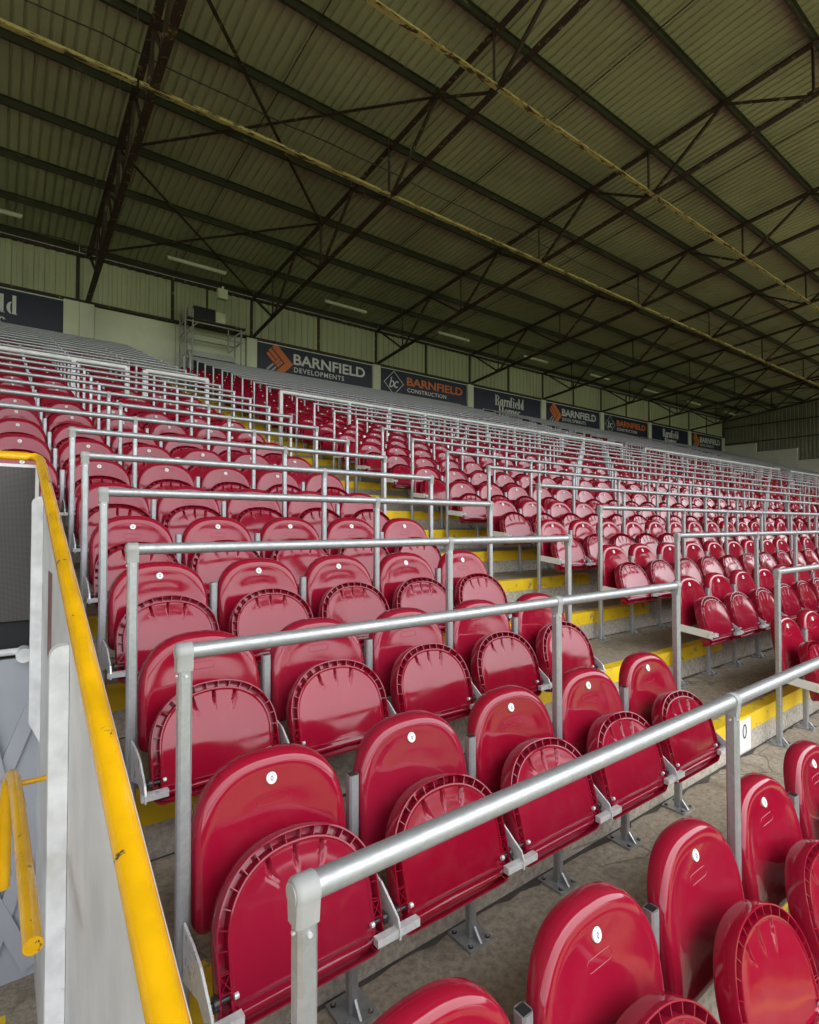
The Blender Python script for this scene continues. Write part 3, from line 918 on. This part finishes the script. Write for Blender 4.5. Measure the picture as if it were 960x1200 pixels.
def fat_letter(ch, x, z, h):
    """stencil style fat-face letter: thick stems, hairline joins; returns mesh builder and advance"""
    mb = MB(); xh = h * 0.66; st = h * 0.17; hair = h * 0.035; pi = math.pi
    def stem(x0, z0, z1, w=st): poly(mb, [(x0, z0), (x0 + w, z0), (x0 + w, z1), (x0, z1)])
    def serif(x0, z0, w): poly(mb, [(x0 - h*.05, z0), (x0 + w + h*.05, z0), (x0 + w + h*.05, z0 + hair*1.3), (x0 - h*.05, z0 + hair*1.3)])
    adv = h * 0.5
    if ch in 'ld':
        pass
    if ch == 'B':
        stem(x, z, z + h, st); serif(x, z, st); serif(x, z + h - hair*1.3, st)
        for c, rz in ((z + h*.75, h*.25), (z + h*.26, h*.26)):
            band(mb, x + st + h*.05, c, (h*.30, rz), (h*.30 - st, rz - hair), -pi/2, pi/2)
        adv = h * .62
    elif ch == 'H':
        stem(x, z, z + h); stem(x + h*.42, z, z + h); poly(mb, [(x+st+.01, z+h*.48), (x+h*.42-.01, z+h*.48), (x+h*.42-.01, z+h*.48+hair), (x+st+.01, z+h*.48+hair)])
        for xx in (x, x + h*.42): serif(xx, z, st); serif(xx, z + h - hair*1.3, st)
        adv = h * .74
    elif ch in 'aod':
        c, rz = z + xh/2, xh/2
        band(mb, x + h*.22, c, (h*.22, rz), (h*.22 - st*.95, rz - hair), pi/2, 3*pi/2)
        if ch == 'o':
            band(mb, x + h*.25, c, (h*.22, rz), (h*.22 - st*.95, rz - hair), -pi/2, pi/2); adv = h * .54
        else:
            stem(x + h*.25, z, z + (h*1.02 if ch == 'd' else xh)); poly(mb, [(x+h*.25+st, z), (x+h*.25+st+h*.07, z), (x+h*.25+st, z+h*.06)])
            adv = h * .53
    elif ch == 'r':
        stem(x, z, z + xh); serif(x, z, st)
        band(mb, x + st + h*.10, z + xh - h*.09, (h*.09, h*.09), (0.001, 0.001), 0, 2*pi); adv = h * .38
    elif ch in 'nm':
        k = 1 if ch == 'n' else 2
        stem(x, z, z + xh); serif(x, z, st)
        for q in range(k):
            xx = x + (q + 1) * h * .33
            stem(xx, z, z + xh * .8); serif(xx, z, st)
            band(mb, xx - h*.0, z + xh*.8, (st, xh*.2), (0.002, xh*.2 - hair*2), 0, pi)
        adv = h * (.56 + .33 * (k - 1))
    elif ch in 'fil':
        stem(x, z, z + (xh if ch == 'i' else h)); serif(x, z, st)
        if ch == 'i': band(mb, x + st/2, z + h*.86, (h*.085, h*.085), (.001, .001), 0, 2*pi)
        if ch == 'f':
            band(mb, x + st + h*.02, z + h*.9, (h*.14, h*.10), (h*.02, h*.02), 0, pi)
            poly(mb, [(x - h*.05, z+xh-hair), (x + st + h*.12, z+xh-hair), (x + st + h*.12, z+xh), (x - h*.05, z+xh)])
        adv = h * (.30 if ch != 'f' else .36)
    elif ch == 'e':
        c, rz = z + xh/2, xh/2
        band(mb, x + h*.22, c, (h*.22, rz), (h*.22 - st*.95, rz - hair), pi*.5, 3*pi/2)
        band(mb, x + h*.25, c, (h*.18, rz), (h*.18 - st*.8, rz - hair), 0.05, pi/2)
        poly(mb, [(x+st*.9, c), (x+h*.43, c), (x+h*.43, c+hair), (x+st*.9, c+hair)])
        band(mb, x + h*.24, c, (h*.19, rz), (h*.17, rz - hair*1.5), -pi/2, -pi*.12); adv = h * .48
    elif ch == 's':
        band(mb, x + h*.18, z + xh*.74, (h*.18, xh*.26), (h*.18 - st*.7, xh*.26 - hair*1.4), pi*.1, pi*1.25)
        band(mb, x + h*.18, z + xh*.27, (h*.18, xh*.27), (h*.18 - st*.7, xh*.27 - hair*1.4), -pi*.9, pi*.25)
        poly(mb, [(x + h*.03, z + xh*.62), (x + h*.12, z + xh*.44), (x + h*.33, z + xh*.36), (x + h*.24, z + xh*.54)]); adv = h * .42
    return mb, adv
def fat_word(parent, s, x, z, h, m, kern=1.0):
    for ch in s:
        mb, adv = fat_letter(ch, 0, 0, h)
        build(mb, 'letter', m, parent, (x, 0, z))
        x += adv * kern
    return x
def word_width(s, h): return sum(fat_letter(c, 0, 0, h)[1] for c in s)
def sign(k, kind, label):
    x0, x1 = BAY0 + k * BAY + 0.17, BAY0 + (k + 1) * BAY - 0.21
    if k == 0: x0 += 0.25
    wd = x1 - x0
    s = thing('sponsor_sign', label, 'sign', (x0, YW - 0.03, ZS - SH - 0.02), 'navy sponsor boards on the back wall')
    build(MB().box((0, -0.03, 0), (wd, 0.028, SH - 0.03)), 'board', M['navy'], s)
    for a, b in (((-0.0, -0.04, SH - 0.03), (wd, 0.03, SH)), ((-0.022, -0.036, 0), (0, 0.03, SH)), ((wd, -0.036, 0), (wd + 0.022, 0.03, SH))):
        build(MB().box(a, b), 'board_edge', M['print_white'], s)
    if kind == 'dev':
        cx, cz, rr = wd * 0.150, SH - 0.61, 0.47
        mb = MB()
        # orange diamond with a bracket cut into its left corner
        rot = lambda u, v: (cx + (u - v) * 0.7071 * rr, cz + (u + v) * 0.7071 * rr)
        for q in ([(.50,.98),(.98,.98),(.98,-.98),(.50,-.98)], [(-.55,-.50),(.497,-.50),(.497,-.98),(-.55,-.98)], [(.12,.98),(.40,.98),(.40,.10),(.12,.10)], [(-.20,.90),(.03,.90),(.03,.10),(-.20,.10)], [(-.20,.06),(.40,.06),(.40,-.14),(-.20,-.14)], [(-.20,-.18),(.40,-.18),(.40,-.40),(-.20,-.40)]):
            poly(mb, [rot(u, v) for u, v in q])
        build(mb, 'orange_emblem', M['print_orange'], s)
        mb = MB()
        for q in ([(-.98,.10),(-.28,.10),(-.28,-.06),(-.98,-.06)], [(-.98,-.20),(-.28,-.20),(-.28,-.36),(-.98,-.36)]):
            poly(mb, [rot(u, v) for u, v in q])
        build(mb, 'grey_emblem', M['cap'], s)
        lettering(s, 'BARNFIELD', wd * 0.29, SH - 0.58, wd * 0.64, 0.37, M['print_white'], 0.012)
        lettering(s, 'DEVELOPMENTS', wd * 0.295, SH - 0.86, wd * 0.435, 0.175, M['print_white'], 0.002, 1.15)
    elif kind == 'con':
        cx, cz, rr = wd * 0.145, SH - 0.56, 0.50
        mb = MB()
        for sgn in range(4):
            a0, a1 = math.pi/2 * sgn, math.pi/2 * (sgn + 1)
            mb.add([(cx + r_*math.cos(a), -0.034, cz + r_*math.sin(a)) for a, r_ in ((a0, rr), (a1, rr), (a1, rr - .035), (a0, rr - .035))], [(0,1,2,3)])
        build(mb, 'diamond_outline', M['print_white'], s)
        me, w0 = text_mesh('bc', 0.62, 0.0, 0.85, 1.0, 0.3)
        me.materials.clear(); me.materials.append(M['print_white'])
        o = obj('monogram', me, s, (cx - 0.24, -0.034, cz - 0.19)); o.scale = (0.48 / w0, 1, 1)
        lettering(s, 'BARNFIELD', wd * 0.285, SH - 0.55, wd * 0.66, 0.33, M['print_orange'], 0.012)
        lettering(s, 'CONSTRUCTION', wd * 0.29, SH - 0.83, wd * 0.45, 0.16, M['print_white'], 0.002, 1.1)
    else:
        h = 0.50
        w1 = word_width('Barnfield', h); w2 = word_width('Homes', h)
        fat_word(s, 'Barnfield', (wd - w1) / 2 + (.19 if k < 0 else .12), SH - 0.68, h, M['print_white'])
        fat_word(s, 'Homes', (wd - w2) / 2 + (.19 if k < 0 else .12), SH - 1.13, h, M['print_white'])
    return s
sign(-1, 'hom', 'navy board with white serif letters ld and s, leftmost on the back wall')
sign(1, 'dev', 'navy board reading BARNFIELD DEVELOPMENTS in white, nearest one beside the gantry')
sign(2, 'con', 'nearest navy board with orange BARNFIELD above CONSTRUCTION and a bc diamond')
sign(3, 'hom', 'navy board with white serif Barnfield Homes, between orange-lettered boards, nearer one')
sign(4, 'dev', 'navy board reading BARNFIELD DEVELOPMENTS, middle one of the three')
sign(5, 'con', 'farther navy board with orange BARNFIELD above CONSTRUCTION')
sign(6, 'hom', 'farther navy board with white serif Barnfield Homes, second from the end')
sign(7, 'dev', 'small farthest navy BARNFIELD DEVELOPMENTS board in the back corner')

# ------------------------------------------------------------------ roof: sheets, purlins, ties, braces
NPF = 8
YF = PUR0 - NPF * PURS - 0.35              # front edge
roof = thing('stand_roof', 'olive corrugated roof over the terrace with dark purlins beneath', 'roof', (0, YW, Ztop(YW)))
rl = lambda x, y, z: (x, y - YW, z - Ztop(YW))
purl = [PUR0 + k * PURS for k in range(-NPF, 8)]
cs = math.hypot(1, 0.084)
def sheet_mesh(width, ln, pitch=0.1836, dep=0.032):
    n = max(1, round(width / pitch)); p = width / n
    xs = []
    for k in range(n):
        o = k * p
        xs += [(o, 0), (o + p*.66, 0), (o + p*.72, dep), (o + p*.94, dep)]
    xs.append((width, 0))
    m = len(xs); mb = MB()
    vs = [(x, 0, z) for x, z in xs] + [(x, ln, z - 0.084 * ln) for x, z in xs]
    return mb.add(vs, [(k, k+1, m+k+1, m+k) for k in range(m - 1)])
me_sheet = sheet_mesh(BAY / 2, PURS + 0.0).mesh('roof_sheet', M['sheet'])
me_sheet_f = sheet_mesh(BAY / 2, 0.35).mesh('roof_sheet', M['sheet'])
HB = BAY / 2
nhb0, nhb1 = -3, 17
for k in range(nhb0, nhb1):
    x = BAY0 + k * HB
    if x > XEND + 1: continue
    for j, y in enumerate(purl):
        if y > YW - 0.1: continue
        lap = 0.0
        obj('roof_sheet', me_sheet, roof, rl(x, y, Ztop(y) + 0.166 + lap))
    obj('roof_sheet', me_sheet_f, roof, rl(x, YF, Ztop(YF) + 0.166))
XR0, XR1 = BAY0 + nhb0 * HB, XEND + 0.5
mb = MB()
vs = []
for zz in (0.232, 0.27):
    for x, y in ((-45, YF), (XEND + 1.2, YF), (XEND + 1.2, YW + .4), (-45, YW + .4)): vs.append(rl(x, y, Ztop(y) + zz))
mb.add(vs, [(0,1,2,3),(4,5,6,7),(0,1,5,4),(1,2,6,5),(2,3,7,6),(3,0,4,7)])
build(mb, 'light_blocking_cover', M['sheet'], roof)  # unseen deck added to block light at sheet joints; also continues the roof leftwards
CH = [(-0.03, -0.09), (0.03, -0.09), (0.03, -0.078), (-0.018, -0.078), (-0.018, 0.078), (0.03, 0.078), (0.03, 0.09), (-0.03, 0.09)]
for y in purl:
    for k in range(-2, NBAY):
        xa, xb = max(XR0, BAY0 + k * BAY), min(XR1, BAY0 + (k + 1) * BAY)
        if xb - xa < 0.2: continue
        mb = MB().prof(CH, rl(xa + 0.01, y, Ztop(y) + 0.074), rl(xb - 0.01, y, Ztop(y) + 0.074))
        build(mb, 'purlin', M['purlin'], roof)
ybn = [PUR0 - NPF * PURS + 2 * PURS * q for q in range(NPF)]      # bottom nodes of the trusses
for y in (PUR0, PUR0 + 2 * PURS):
    for k in range(-2, NBAY):
        xa, xb = max(XR0, BAY0 + k * BAY), min(XR1, BAY0 + (k + 1) * BAY)
        if xb - xa < 0.2: continue
        yy = y - 0.1
        mb = MB().prof([(-0.05,-0.006),(0.05,-0.006),(0.05,0.006),(0.006,0.006),(0.006,0.08),(-0.006,0.08),(-0.006,0.006),(-0.05,0.006)],
                       rl(xa + 0.02, yy, Zbot(yy) - 0.01), rl(xb - 0.02, yy, Zbot(yy) - 0.01))
        build(mb, 'longitudinal_tie', M['tie'], roof)
for k in range(-1, NBAY - 1):
    x = BAY0 + k * BAY + HB
    for y0, y1 in zip(purl, purl[1:]):
        build(MB().tube(rl(x, y0, Ztop(y0) + 0.10), rl(x, y1, Ztop(y1) + 0.10), 0.012, 6), 'sag_rod', M['rust'], roof)
for y, dz in ((PUR0 + 1.85 * PURS, 0.42), (PUR0 + 5.6 * PURS, 0.35)):
    pts = []
    for q in range(90):
        x = -4 + 0.52 * q
        pts.append(rl(x, y + 0.02 * math.sin(q * 1.7), Zbot(y) + dz - 0.05 * abs(math.sin(q * 0.32))))
    build(MB().path(pts, 0.011, 6), 'service_cable', M['blackp'], roof)
# cross braces in the first bays
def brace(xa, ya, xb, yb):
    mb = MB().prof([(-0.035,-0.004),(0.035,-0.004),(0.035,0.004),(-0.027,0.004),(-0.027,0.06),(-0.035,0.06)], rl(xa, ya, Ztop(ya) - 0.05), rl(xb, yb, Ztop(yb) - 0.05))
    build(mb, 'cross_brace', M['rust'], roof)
T0, T1 = 1.99, BAY0 + BAY
Y1, Y2, Y3 = PUR0 + PURS, PUR0 + 4 * PURS, PUR0 + 7 * PURS - 0.1
for xa, xb in ((T0, T1), (BAY0 + 7 * BAY, BAY0 + 8 * BAY)):
    brace(xa, Y1, xb, Y2); brace(xa, Y2, xb, Y1); brace(xa, Y2, xb, Y3); brace(xa, Y3, xb, Y2)

# ------------------------------------------------------------------ trusses
TS = [(-0.065,-0.006),(0.065,-0.006),(0.065,0.006),(0.007,0.006),(0.007,0.085),(-0.007,0.085),(-0.007,0.006),(-0.065,0.006)]
AN = [(-0.030,-0.005),(0.030,-0.005),(0.030,0.005),(-0.022,0.005),(-0.022,0.05),(-0.030,0.05)]
TRN = ['pair nearest the camera, left one', 'pair nearest the camera, right one']
def truss(x, label, wide=False):
    t = thing('roof_truss', label, 'truss', (x, YW - 0.1, Zbot(YW)), 'rusty roof trusses across the stand')
    q = lambda y, z: (0, y - (YW - 0.1), z - Zbot(YW))
    yf, yb = purl[0], YW - 0.12
    prof_c = [(a * 1.1, b) for a, b in TS] if wide else TS
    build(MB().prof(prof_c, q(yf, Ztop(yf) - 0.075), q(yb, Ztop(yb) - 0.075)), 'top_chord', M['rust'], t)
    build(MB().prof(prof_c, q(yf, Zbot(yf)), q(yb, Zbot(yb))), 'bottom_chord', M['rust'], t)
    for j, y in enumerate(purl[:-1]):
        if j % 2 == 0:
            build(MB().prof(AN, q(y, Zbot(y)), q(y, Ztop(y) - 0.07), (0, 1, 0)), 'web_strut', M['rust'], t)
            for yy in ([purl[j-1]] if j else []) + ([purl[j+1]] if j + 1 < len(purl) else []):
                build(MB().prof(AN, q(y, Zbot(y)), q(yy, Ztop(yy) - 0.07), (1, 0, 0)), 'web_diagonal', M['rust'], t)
            build(MB().box((-0.009, y - YW + 0.1 - 0.12, Zbot(y) - Zbot(YW) - 0.01), (0.009, y - YW + 0.1 + 0.12, Zbot(y) - Zbot(YW) + 0.13)), 'gusset_plate', M['rust'], t)
    if wide:
        for ya, yb2 in zip(purl[:-1], purl[1:-1]):
            ym = (ya + yb2) / 2
            build(MB().prof(AN, q(ym, Zbot(ym)), q(ya, Ztop(ya) - 0.07), (1, 0, 0)), 'web_diagonal', M['rust'], t)
            build(MB().prof(AN, q(ym, Zbot(ym)), q(yb2, Ztop(yb2) - 0.07), (1, 0, 0)), 'web_diagonal', M['rust'], t)
    return t
truss(1.99, 'heavy rusty roof truss at the left, ending above the pale wall boards', True)
for k in range(1, NBAY - 1):
    truss(BAY0 + k * BAY, f'rusty lattice roof truss, {ORD[k-1]} one to the right of the heavy truss')

# ------------------------------------------------------------------ lamps under the roof
for k in range(-1, 8):
    x = BAY0 + k * BAY + HB + 0.35
    if x > XEND - 1: continue
    y = 16.75
    z = Ztop(y) - 0.16
    where = 'above the leftmost sign' if k == -1 else ('over the gantry' if k == 0 else f'{ORD[k-1]} one to the right of the gantry')
    la = thing('tube_lamp', f'long unlit tube lamp under the roof, {where}', 'lamp', (x, y, z), 'tube lamps along the back of the roof')
    build(MB().box((-0.86, -0.035, 0.02), (0.86, 0.035, 0.055)), 'batten', M['lamp'], la)
    build(MB().tube((-0.84, 0, 0), (0.84, 0, 0), 0.045, 12), 'diffuser', M['lamp'], la)
    for s in (-0.6, 0.6): build(MB().tube((s, 0, 0.05), (s, 0, 0.24), 0.008, 6), 'hanger', M['rust'], la)

# ------------------------------------------------------------------ gantry at the back wall
GX0, GX1, GY0, GY1 = 4.50, 6.24, 17.35, 18.05
gz = Tr(NR)
gan = thing('camera_gantry', 'grey scaffold platform against the cream wall at the aisle top', 'scaffold', ((GX0 + GX1) / 2, GY0, gz))
ox, oy, oz = (GX0 + GX1) / 2, GY0, gz
def gt(a, b, r=0.028, m=None, name='scaffold_tube'):
    build(MB().tube((a[0]-ox, a[1]-oy, a[2]-oz), (b[0]-ox, b[1]-oy, b[2]-oz), r, 10), name, m or M['scaff'], gan)
zp = 6.33
for x in (GX0, GX0 + 0.22, GX1):
    for y in (GY0, GY1 - 0.1):
        gt((x, y, gz), (x, y, zp + (0.32 if x < GX1 else 0.02)))
for z in (zp - 0.05, zp - 0.42):
    for y in (GY0, GY1 - 0.1): gt((GX0 - .05, y, z), (GX1 + .05, y, z), 0.024)
    for x in (GX0, GX1): gt((x, GY0, z), (x, GY1 - .1, z), 0.024)
gt((GX1 - 0.42, GY0, zp - 0.42), (GX1, GY0, zp - 0.08), 0.022)
gt((GX1 - 0.42, GY0, zp - 0.85), (GX1, GY0, zp - 0.46), 0.022)
gt((GX1 - 0.42, GY0, zp - 0.85), (GX1 - .42, GY0, zp - 0.1), 0.022)
gt((GX0, GY0, zp - 0.42), (GX0 + 0.35, GY0, zp - 0.08), 0.022)
for zz in (5.0, 5.35, 5.7): gt((GX0, GY0, zz), (GX0 + 0.22, GY0, zz), 0.018)
build(MB().box((GX0 + .05 - ox, -0.06, zp - oz), (GX1 + 0.12 - ox, GY1 - GY0 - .05, zp + 0.05 - oz)), 'platform_deck', M['rust'], gan)
build(MB().box((GX0 + .28 - ox, 0.45, zp - 0.98 - oz), (GX1 - 0.02 - ox, 0.52, zp - 0.80 - oz)), 'door_lintel', M['scaff'], gan)
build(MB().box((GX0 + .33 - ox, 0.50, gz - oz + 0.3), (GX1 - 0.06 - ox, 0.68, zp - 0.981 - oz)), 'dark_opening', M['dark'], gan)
build(MB().box((GX0 + .24 - ox, 0.47, gz - oz), (GX0 + .325 - ox, 0.66, zp - 0.80 - oz)), 'door_jamb', M['board'], gan)
bxo = thing('loudspeaker', 'black cabinet loudspeaker standing on the gantry platform', 'speaker', (5.12, 17.6, zp + 0.05))
build(MB().box((-0.36, -0.2, 0), (0.30, 0.2, 0.42)), 'cabinet', M['blackp'], bxo, sharp=None)
build(MB().box((-0.33, -0.215, 0.03), (0.27, -0.2, 0.39)), 'grille', M['dark'], bxo)
build(MB().box((-0.50, -0.16, 0), (-0.365, 0.2, 0.34)), 'side_box', M['cap'], bxo)
build(MB().tube((0.10, 0, 0.42), (0.10, 0, 1.1), 0.03, 10), 'hanging_pole', M['rust'], bxo)
jb = thing('junction_box', 'cream box beside the black loudspeaker on the gantry', 'box', (5.62, 17.6, zp + 0.05))
build(MB().box((-0.16, -0.12, 0), (0.14, 0.1, 0.40)), 'casing', M['board'], jb)
build(MB().box((-0.13, -0.128, 0.03), (0.11, -0.12, 0.37)), 'lid', M['board'], jb)
cl = thing('floodlight', 'small cream floodlight hanging below the tube lamp over the gantry', 'lamp', (5.62, 17.3, 7.35))
build(MB().box((-0.17, -0.08, -0.19), (0.13, 0.1, 0.12)), 'housing', M['board'], cl)
build(MB().tube((-0.05, 0, 0.12), (-0.05, 0, 0.55), 0.02, 8), 'stem', M['rust'], cl)
build(MB().tube((-0.02, -0.06, 0.17), (-0.02, 0.05, 0.17), 0.035, 10), 'lens', M['disc'], cl)

# ------------------------------------------------------------------ gable end wall
build(MB().box((XEND - 0.05, -0.02, 0), (XEND + 0.55, 0.25, Ztop(YW) + 0.15 - zfloor)), 'corner_post', M['rust'], bwall)
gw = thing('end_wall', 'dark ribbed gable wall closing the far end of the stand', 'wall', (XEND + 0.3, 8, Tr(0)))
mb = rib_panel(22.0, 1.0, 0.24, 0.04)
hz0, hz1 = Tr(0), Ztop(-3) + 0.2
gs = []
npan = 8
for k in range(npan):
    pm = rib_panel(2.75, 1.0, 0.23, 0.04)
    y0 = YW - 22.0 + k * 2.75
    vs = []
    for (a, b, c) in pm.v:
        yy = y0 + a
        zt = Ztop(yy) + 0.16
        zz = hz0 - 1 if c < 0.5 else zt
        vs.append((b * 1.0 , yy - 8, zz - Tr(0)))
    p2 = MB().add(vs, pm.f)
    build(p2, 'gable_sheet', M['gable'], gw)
for zz in (5.9, 7.1):
    build(MB().box((-0.10, -12, zz - Tr(0)), (-0.045, YW - 8, zz + 0.07 - Tr(0))), 'sheeting_rail', M['rust'], gw)
steps = [(15.95, YW, 5.72), (13.44, 15.95, 5.08), (10.9, 13.44, 4.25), (8.3, 10.9, 3.4), (5.7, 8.3, 2.5), (3.1, 5.7, 1.6)]
sw = thing('stepped_white_wall', 'off-white stepped parapet wall climbing the far end of the terrace', 'wall', (XEND - 0.1, 10, Tr(3)))
for a, b, zt in steps:
    build(MB().box((0, a - 10 + 0.004, -1.2), (0.16, b - 10 - 0.004, zt - Tr(3))), 'wall_block', M['gablewhite'], sw)
    build(MB().box((-0.02, a - 10 + 0.002, zt - Tr(3) + 0.002), (0.18, b - 10 - 0.002, zt - Tr(3) + 0.06)), 'coping', M['gablewhite'], sw)
